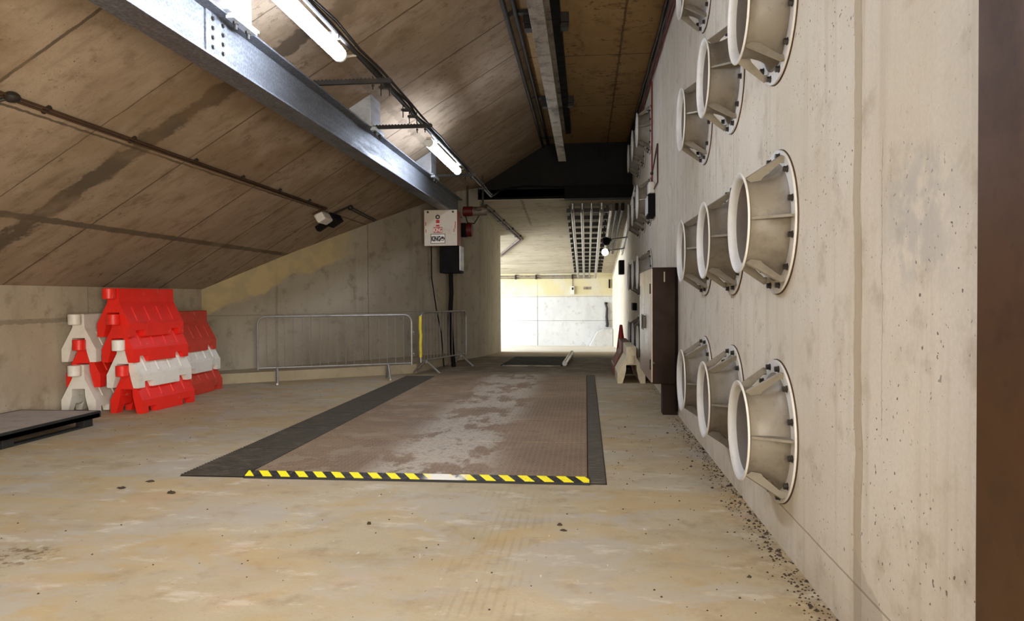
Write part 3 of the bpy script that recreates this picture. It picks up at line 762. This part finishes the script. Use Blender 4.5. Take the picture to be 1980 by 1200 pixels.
m = MB(); m.tube([onslope(-4.29, 5.0, .03), onslope(-4.6, 4.75, .04), onslope(-4.85, 4.72, .04)], .014, 8); m.build('branch', Mt['dark_steel'], t)
t = thing('floodlight', 'white floodlight with black bracket on the sloping ceiling', 'floodlight', (0, 0, 0))
M = Matrix((Vector((.85, 0, .527)), Vector((0, 1, 0)), Vector((-.527, 0, .85)))).transposed().to_4x4(); M.translation = onslope(-4.50, 11.95, .0)
MB().box(-.02, .14, -.28, .12, -.16, -.002, M).build('housing', Mt['white_plastic'], t, bevel=.03, seg=3)
MB().box(-.26, .16, .32, .46, -.10, -.003, M).build('bracket', Mt['black'], t, bevel=.01)
MB().box(-.06, .17, .12, .62, -.13, -.003, M).build('lamp_head', Mt['black'], t, bevel=.01)
t = thing('conduit', 'dark conduit from the white floodlight along the sloping ceiling to the back wall', 'conduit', (0, 0, 0))
for xo in (0, -.04):
    m = MB(); m.tube([onslope(-4.38+xo, 12.15, .02), onslope(-4.12+xo, 12.35, .02), onslope(-4.17+xo, 13.6, .02), onslope(-4.19+xo, 14.2, .02)], .012, 8); m.build('tube', Mt['dark_steel'], t)
MB().sphere(onslope(-4.13, 12.4, .03), .05, 12).build('junction_box', Mt['dark_steel'], t)

# ------------------------------------------------------------------ control box marked KING, sounder, motor
def text(s, size, mat, parent, loc, name='lettering', sx=1., bold=.0, ext=.001):
    cu = bpy.data.curves.new('t', 'FONT'); cu.body = s; cu.size = size; cu.extrude = ext; cu.offset = bold; cu.align_x = 'CENTER'
    o = bpy.data.objects.new('t', cu); COL.objects.link(o)
    bpy.context.view_layer.update()
    me = bpy.data.meshes.new_from_object(o.evaluated_get(bpy.context.evaluated_depsgraph_get()))
    bpy.data.objects.remove(o); bpy.data.curves.remove(cu)
    me.materials.clear(); me.materials.append(Mt[mat])
    Mx = Matrix.Translation(loc) @ Matrix.Rotation(PI/2, 4, 'X') @ Matrix.Diagonal((sx, 1, 1, 1))
    me.transform(Mx)
    q = bpy.data.objects.new(name, me); COL.objects.link(q); q.parent = parent; return q
bx0, bx1, bz0, bz1 = -3.155, -2.50, 2.43, 3.132
t = thing('control_box', 'white-fronted red control box lettered KING, hung under the beam end', 'control box', (0, 14.0, 0))
MB().box(bx0-.01, bx1, .012, .42, bz0+.01, bz1).build('housing', Mt['red_paint'], t, bevel=.006)
fp = MB().box(bx0, bx1, -.006, .012, bz0, bz1).build('front_panel', Mt['white_paint'], t, bevel=.006)
for x in (bx0+.075, bx1-.08):
    q = MB(); q.tube([(x, -.014, bz1-.04), (x, -.004, bz1-.04)], .022, 12); q.build('screw', Mt['bolt'], fp)
xc = (bx0+bx1)/2-.055
m = MB(); m.lathe([(.045, .0), (.045, .006), (.022, .006), (.022, .0)], lambda x, y, h: Vector((xc+x, -.006-h, bz1-.14+y)), 20, closed=True); m.build('emblem', Mt['black_flat'], fp)
MB().box(xc-.035, xc+.035, -.009, -.006, 2.87, 2.94).build('red_mark', Mt['red_flat'], fp)
MB().box(xc-.03, xc+.03, -.010, -.006, 2.845, 2.87).build('white_mark', Mt['white_flat'], fp)
MB().box(xc-.033, xc+.033, -.009, -.006, 2.81, 2.845).build('red_mark', Mt['red_flat'], fp)
MB().box(xc-.028, xc+.028, -.010, -.006, 2.94, 2.96).build('white_mark', Mt['white_flat'], fp)
MB().box(xc-.09, xc+.09, -.009, -.006, 2.685, 2.795).build('red_panel', Mt['red_flat'], fp)
text('KING', .115, 'white_flat', fp, (xc, -.0105, 2.70), sx=.62, bold=.003)
lab = MB(); lab.box(xc-.145, xc+.145, -.009, -.006, 2.475, 2.665); lab.build('name_label', Mt['white_flat'], fp)
fr = MB()
for a in ((xc-.145, xc+.145, 2.655, 2.665), (xc-.145, xc+.145, 2.475, 2.485), (xc-.145, xc-.135, 2.475, 2.665), (xc+.135, xc+.145, 2.475, 2.665)): fr.box(a[0], a[1], -.011, -.009, a[2], a[3])
fr.build('label_border', Mt['black_flat'], fp)
text('KING', .13, 'black_flat', fp, (xc-.04, -.0105, 2.525), sx=.58, bold=.007)
m = MB(); m.lathe([(.042, 0), (.042, .002), (.030, .002), (.030, 0)], lambda x, y, h: Vector((xc+.092+x, -.009-h, 2.57+y)), 20, closed=True); m.box(xc+.06, xc+.124, -.011, -.009, 2.565, 2.58); m.box(xc+.075, xc+.109, -.011, -.009, 2.58, 2.60); m.build('crest', Mt['black_flat'], fp)
for x, z in ((bx1-.035, 2.87), (bx1-.04, 2.80), (bx1-.06, 2.73), (bx0+.03, 2.86), (bx0+.035, 2.72)):
    MB().box(x-.007, x+.007, -.0075, -.006, z-.035, z+.035).build('red_scuff', Mt['red_flat'], fp)
t = thing('motor_housing', 'black motor housing below the KING control box', 'motor', (0, 14.05, 0))
MB().box(-2.87, -2.47, .02, .5, 1.90, 2.428).build('housing', Mt['black'], t, bevel=.01)
MB().box(-2.468, -2.448, .0, .4, 1.95, 2.425).build('side_plate', Mt['galv_box'], t)
m = MB(); m.tube([(-2.68, .2, 1.92), (-2.68, .25, 1.5), (-2.72, .3, 1.0), (-2.70, .35, .5), (-2.66, .35, .02)], .045, 10); m.build('cable', Mt['black'], t)
m = MB(); m.tube([(-3.05, .1, 2.44), (-3.05, .12, 1.8), (-2.98, .2, 1.2), (-2.9, .3, .7), (-2.86, .35, .02)], .012, 8); m.build('thin_cable', Mt['black'], t)
t = thing('alarm_sounder', 'dark red alarm sounder on the pier beside the KING box', 'sounder', (-2.66, 16.2, 2.93))
MB().box(-.14, .0, -.2, .05, -.15, .15).build('back_box', Mt['black'], t, bevel=.01)
m = MB(); m.tube([(.0, -.1, 0), (.13, -.1, 0)], .15, 24); m.build('horn', Mt['maroon'], t, bevel=.01)
t = thing('tube_motor', 'grey cylindrical motor with red end above the pier', 'motor', (-2.75, 16.3, 3.36))
m = MB(); m.tube([(0, -.1, 0), (.22, -.1, 0)], .11, 20); m.build('red_end', Mt['maroon'], t, bevel=.01)
m = MB(); m.tube([(.22, -.1, 0), (.56, -.1, .0)], .10, 20); m.build('barrel', Mt['galv_dirty'], t, bevel=.01)
m = MB(); m.tube([(.05, -.1, -.1), (.1, -.12, -.26), (.25, -.12, -.28), (.36, -.1, -.1)], .01, 8); m.build('lead', Mt['black'], t)
m = MB(); m.bar((.1, -.1, .1), (.1, -.1, .9), .04, .04); m.bar((.45, -.1, .1), (.45, -.1, 1.0), .04, .04); m.build('hanger_rod', Mt['dark_steel'], t)
t = thing('cable', 'black cable looping across the dark header above the tunnel mouth', 'cable', (0, 0, 0))
m = MB(); m.tube([(-2.3, 16.93, 3.80), (-1.9, 16.95, 3.95), (-1.4, 16.96, 4.02), (-.6, 16.96, 3.98), (.2, 16.96, 3.95)], .02, 8); m.build('cable', Mt['black'], t)
m = MB(); m.tube([(-2.52, 16.93, 3.745), (-1.8, 16.96, 3.74), (-.5, 16.96, 3.76)], .025, 8); m.build('cable', Mt['black'], t)

# ------------------------------------------------------------------ right wall fittings
t = thing('cabinet', 'tall brown steel cabinet mounted on the right wall', 'cabinet', (0, 0, 0))
MB().box(.79, 1.079, 8.7, 10.5, .37, 1.752).build('carcass', Mt['brown_metal'], t, bevel=.006)
m = MB(); m.box(1.045, 1.079, 8.685, 8.70, .05, 1.75); m.build('edge_angle', Mt['black'], t)
for y0, y1 in ((8.715, 9.595), (9.605, 10.485)):
    dd = MB().box(.765, .788, y0, y1, .385, 1.74).build('door', Mt['cab_front'], t, bevel=.004)
    for z in (.6, 1.5):
        q = MB(); q.tube([(.76, y0+.01 if y0 < 9 else y1-.01, z-.06), (.76, y0+.01 if y0 < 9 else y1-.01, z+.06)], .01, 8); q.build('hinge', Mt['bolt'], dd)
    hy = 9.5 if y0 < 9 else 9.7
    q = MB(); q.box(.735, .765, hy-.015, hy+.015, 1.0, 1.16); q.box(.73, .74, hy-.02, hy+.02, .98, 1.18); q.build('handle', Mt['bolt'], dd, bevel=.003)
for y in (8.75,):
    q = MB(); q.tube([(.79, 8.70, .62), (.80, 8.69, .62)], .012, 10); q.build('stud', Mt['galv_tube'], t)
m = MB(); m.tube([(.93, 8.696, 1.66), (.93, 8.70, 1.66)], .02, 8); 
MB().box(.915, .93, 8.695, 8.70, 1.58, 1.70).build('sticker', Mt['cab_front'], t)
MB().box(.905, 1.079, 8.73, 8.93, .0, .37).build('leg', Mt['brown_metal'], t, bevel=.004)
t = thing('bulkhead_light', 'small white emergency light with black lower half on the right wall', 'emergency light', (1.079, 11.6, 0))
MB().box(-.10, .0, -.13, .15, 3.02, 3.2).build('housing', Mt['white_plastic'], t, bevel=.02)
MB().box(-.11, .0, -.16, .28, 2.66, 3.01).build('battery_box', Mt['black'], t, bevel=.008)
MB().box(-.125, -.11, -.12, .25, 2.70, 2.98).build('lens', Mt['glass_white'], t, bevel=.004)
t = thing('conduit', 'thin red conduit dropping down the right wall to the emergency light', 'conduit', (0, 0, 0))
m = MB(); m.tube([(1.060, 11.78, 4.84), (1.060, 11.8, 3.45), (1.060, 11.78, 3.2)], .012, 8); m.build('tube', Mt['red_cable'], t)
m = MB(); m.tube([(1.060, 11.8, 3.36), (1.060, 10.9, 3.66), (1.060, 10.88, 3.1), (1.060, 11.6, 3.08)], .008, 8); m.build('loop', Mt['rust_conduit'], t)
MB().sphere((1.06, 11.8, 3.38), .03, 10).build('coupler', Mt['dark_steel'], t)
o = MB().box(.99, 1.079, 15.6, 16.05, 1.12, 1.28).build('junction_box', Mt['black'], bevel=.008); tag(o, 'small black junction box between the far duct rows', 'junction box')
t = thing('conduit', 'pair of dark conduits along the right wall beside the tunnel mouth', 'conduit', (0, 0, 0))
for z in (3.2, 3.3, 3.42):
    m = MB(); m.tube([(1.05, 15.6, z+.35), (1.05, 21.5, z-.55)], .022, 8); m.build('tube', Mt['galv_tube'], t)
o = MB().box(.93, 1.079, 20.6, 21.1, 2.05, 2.45).build('wall_box', Mt['black'], bevel=.01); tag(o, 'black box on the tunnel wall below the conduits', 'box')

# ------------------------------------------------------------------ tunnel fittings
t = thing('cable_tray', 'ladder of dark rungs under the tunnel ceiling carrying four pipes', 'cable tray', (0, 0, 0))
TZ = lambda y, d: CT(y)-d
def rung_y(i): return 17.75+i*.83
for i in range(14):
    y = rung_y(i); z = TZ(y, .09)
    m = MB(); m.box(-.46, .62, y-.06, y+.06, z-.07, z+.03); m.box(-.40, -.36, y-.02, y+.02, z, z+.085); m.box(.5, .54, y-.02, y+.02, z, z+.085); m.build('rung', Mt['dark_steel'], t)
for x, r in ((-.31, .042), (-.08, .042), (.14, .03), (.38, .05)):
    m = MB(); y0 = 17.1
    m.tube([(x, 17.36, TZ(17.36, .02)), (x, 17.38, TZ(y0, .17)), (x, 17.48, TZ(17.4, .17+r)), (x, 29.6, TZ(29.6, .17+r))], r, 12)
    m.build('pipe', Mt['galv_tube'], t)
for x, mm in ((.6, 'galv_tube'), (.74, 'dark_steel'), (.88, 'dark_steel')):
    m = MB(); m.tube([(x, 17.4, 3.62), (x, 17.5, 3.5), (x, 24, TZ(24, .14))], .04, 10); m.build('pipe', Mt[mm], t)
def globe(y, x, z, r, mat, label):
    t = thing('round_lamp', label, 'lamp', (x, y, z))
    MB().sphere((0, 0, 0), r, 20).build('globe', mat, t)
    m = MB(); m.tube([(r*.7, 0, .04), (1.075-x, 0, .1)], .02, 8); m.build('arm', Mt['galv_tube'], t)
    m = MB(); m.tube([(r*.75, 0, .03), (r*1.15, 0, .05)], .05, 12); m.build('holder', Mt['dark_steel'], t)
globe(20.5, .54, 2.67, .10, Mt['globe'], 'lit white globe lamp beside the tunnel pipes')
globe(19.0, .53, 2.86, .11, Mt['black'], 'unlit dark globe lamp just above the lit one in the tunnel')
o = MB().box(-.48, 1.07, 16.6, 16.995, 3.66, 3.95).build('cable_trunking', Mt['black'], bevel=.01); tag(o, 'black trunking box fixed under the header where the tunnel pipes start', 'trunking')
t = thing('conduit_pair', 'bent pair of brown conduits on the tunnel ceiling near the pier', 'conduit', (0, 0, 0))
for k in (0, .09):
    m = MB(); m.tube([(-2.47+k, 17.35, CT(17.35)-.03), (-1.99+k, 21.9, CT(21.9)-.03), (-2.95, 24.9+k*3, CT(24.9+k*3)-.03)], .03, 8); m.build('tube', Mt['rust_conduit'], t)
for q in (.15, .4, .65, .9):
    y = 17.35+q*4.5; x = -2.47+q*.48+.045; MB().box(x-.1, x+.1, y-.04, y+.04, CT(y)-.06, CT(y)+.0).build('saddle', Mt['dark_steel'], t)
t = thing('conduit', 'horizontal dark pipe across the top of the bright end wall', 'pipe', (0, 0, 0))
m = MB(); m.tube([(-8, 29.95, 2.3), (.2, 29.95, 2.28)], .035, 8); m.tube([(-8, 29.95, 2.22), (.2, 29.95, 2.2)], .02, 8); m.build('tube', Mt['galv_dirty'], t)
for x in (-6, -4.5, -2.9, -2.05, -.55): MB().box(x-.03, x+.03, 29.9, 29.999, 2.17, 2.36).build('clip', Mt['dark_steel'], t)
t = thing('switch_box', 'small white switch box on the bright end wall', 'switch box', (-.545, 29.999, 0))
MB().box(-.07, .07, -.09, 0, 1.54, 1.87).build('case', Mt['white_plastic'], t, bevel=.01)
MB().box(-.035, .035, -.1, -.09, 1.72, 1.82).build('switch', Mt['dark_steel'], t, bevel=.004)
m = MB(); m.tube([(0, -.03, 1.87), (0, -.03, 2.19)], .012, 8); m.build('drop_tube', Mt['rust_conduit'], t)
o = MB().box(-.1, .19, 29.98, 29.999, 1.735, 1.84).build('wall_plate', Mt['galv_dirty']); tag(o, 'small grey plate on the end wall right of the switch box', 'plate')
t = thing('hose', 'dark hose hanging down the right end of the bright wall', 'hose', (0, 0, 0))
m = MB(); m.tube([(.80, 29.95, 1.17), (.86, 29.94, .95), (.84, 29.95, .6), (.87, 29.95, .3), (.85, 29.95, .19)], .04, 8, r1=.06); m.build('hose', Mt['dark_steel'], t)
MB().box(.76, .88, 29.93, 29.999, 1.12, 1.2).build('hook', Mt['black'], t)
o = MB().box(.93, .99, 29.93, 29.999, 1.78, 2.14).build('wall_fitting', Mt['black'], bevel=.01); tag(o, 'narrow black fitting high at the right end of the end wall', 'fitting')
m = MB(); m.prism([(.12, -.6), (.45, .02), (.72, .12), (1.06, .12), (1.06, -.6)], lambda p, q, tt: Vector((p, tt, q)), 29.2, 29.95)
tag(m.build('concrete_ramp', Mt['wall_end'], smooth=0), 'pale concrete block with a sloped side in the far right corner', 'block')

# ------------------------------------------------------------------ bits on the floor
def scrap(name, x, y, s, mat, label, cat, flat=.3):
    m = MB(); rr = random.Random(int(x*1000)); n = 9
    pr = [(rr.uniform(.6, 1.)*s*math.cos(2*PI*i/n), rr.uniform(.5, 1.)*s*.7*math.sin(2*PI*i/n)) for i in range(n)]
    top = [(p*.6, q*.6) for p, q in pr]
    vs = [(x+p, y+q, .001) for p, q in pr]+[(x+p+rr.uniform(-.2, .2)*s, y+q, .001+s*flat*rr.uniform(.6, 1.3)) for p, q in top]
    m.add(vs, [tuple(range(n-1, -1, -1)), tuple(range(n, 2*n))]+[(i, (i+1) % n, (i+1) % n+n, i+n) for i in range(n)])
    return tag(m.build(name, Mt[mat]), label, cat)
scrap('leaf_scrap', -2.99, 4.94, .04, 'dirt', 'dark dead leaf on the floor left of the hazard strip', 'leaf', .5)
scrap('leaf_scrap', -3.45, 5.05, .05, 'dirt', 'dark flake on the floor just left of the near grating corner', 'leaf', .15)
scrap('leaf_scrap', -3.35, 5.25, .045, 'dirt', 'thin dark twig-like scrap touching the near grating corner', 'leaf', .15)
scrap('stone', -.165, 4.44, .022, 'dirt', 'small dark stone on the floor in the middle foreground', 'stone', .5)
scrap('stone', -.14, 4.34, .028, 'dirt', 'flat dark chip just in front of the middle foreground stone', 'stone', .2)
scrap('stone', -1.345, 4.36, .018, 'dirt', 'tiny round dark stone alone on the floor left of centre', 'stone', .8)
m = MB(); rr = random.Random(5)
for i in range(900):
    y = 2.6+abs(rr.gauss(0, 1))*4.2
    if y > 16: continue
    x = XR-.005-abs(rr.gauss(0, .07)); s = rr.uniform(.003, .009)*(1 if rr.random() < .9 else 2)
    if i % 9 == 0: x = rr.uniform(.2, 1.05)
    if .88 < x and 8.6 < y < 10.6: continue
    a = rr.uniform(0, PI); c, sn = math.cos(a)*s, math.sin(a)*s
    m.add([(x-c, y-sn*1.3, .0005), (x+sn, y-c, .0005), (x+c, y+sn*1.3, .0005), (x-sn, y+c, .0005), (x, y, .0005+s*.8)], [(0, 1, 4), (1, 2, 4), (2, 3, 4), (3, 0, 4)])
tag(m.build('grit', Mt['dirt'], smooth=0), 'dark grit and crumbs gathered along the foot of the right wall', 'grit', kind='stuff')
m = MB(); rr = random.Random(9)
for i in range(260):
    y = rr.uniform(3., 11); x = rr.uniform(-5.2, .9); s = rr.uniform(.003, .008)
    if -3.3 < x < .2 and 5.3 < y < 13.2: continue
    a = rr.uniform(0, PI); c, sn = math.cos(a)*s, math.sin(a)*s
    m.add([(x-c, y-sn*1.3, .0005), (x+sn, y-c, .0005), (x+c, y+sn*1.3, .0005), (x-sn, y+c, .0005), (x, y, .0005+s*.8)], [(0, 1, 4), (1, 2, 4), (2, 3, 4), (3, 0, 4)])
tag(m.build('grit', Mt['dirt'], smooth=0), 'fine dark specks scattered over the open concrete floor', 'grit', kind='stuff')

# ------------------------------------------------------------------ light
def area(name, loc, tgt, sx, sy, power, col, spread=180):
    l = bpy.data.lights.new(name, 'AREA'); l.shape = 'RECTANGLE'; l.size = sx; l.size_y = sy; l.energy = power; l.color = col
    l.spread = math.radians(spread)
    o = bpy.data.objects.new(name, l); COL.objects.link(o); o.location = loc
    d = Vector(tgt)-Vector(loc); o.rotation_euler = d.to_track_quat('-Z', 'Y').to_euler(); return o
# daylight through the open entrance behind the viewer
area('entrance_daylight', (-.5, -4.2, 2.2), (-3.2, 6., .8), 3.0, 2.4, 200, (1., .93, .82), 160)
# added unseen fill lamp before the solid right wall, level with the viewer
area('added_side_fill', (1.02, -.4, 1.35), (-6., 8.6, .9), 1.3, 2.0, 370, (1., .91, .77), 115)
# daylight from the open side passage beyond the tunnel pier
area('passage_daylight', (-8.5, 25.5, 1.6), (-1., 26., -1.), 7., 2.2, 1750, (.84, .91, 1.))
w = bpy.data.worlds.new('World'); S.world = w; w.use_nodes = True
w.node_tree.nodes['Background'].inputs[0].default_value = (.85, .92, 1., 1); w.node_tree.nodes['Background'].inputs[1].default_value = .6

# ------------------------------------------------------------------ camera
cam = bpy.data.cameras.new('Camera'); cam.sensor_width = 36; cam.lens = 1400/1980*36; cam.clip_start = .05; cam.clip_end = 200
co = bpy.data.objects.new('Camera', cam); COL.objects.link(co)
Rm = Matrix.Rotation(0.10187486586472703, 4, 'Z') @ Matrix.Rotation(PI/2-0.01726683309738108, 4, 'X') @ Matrix.Rotation(math.radians(-.33), 4, 'Z')
co.matrix_world = Matrix.Translation((0, 0, 1.4)) @ Rm
S.camera = co
S.view_settings.view_transform = 'Standard'; S.view_settings.look = 'None'; S.view_settings.gamma = 1; S.view_settings.exposure = 0.0
S.view_settings.use_curve_mapping = False
S.cycles.use_denoising = True
S.cycles.max_bounces = 8; S.cycles.diffuse_bounces = 5; S.cycles.caustics_reflective = False; S.cycles.caustics_refractive = False
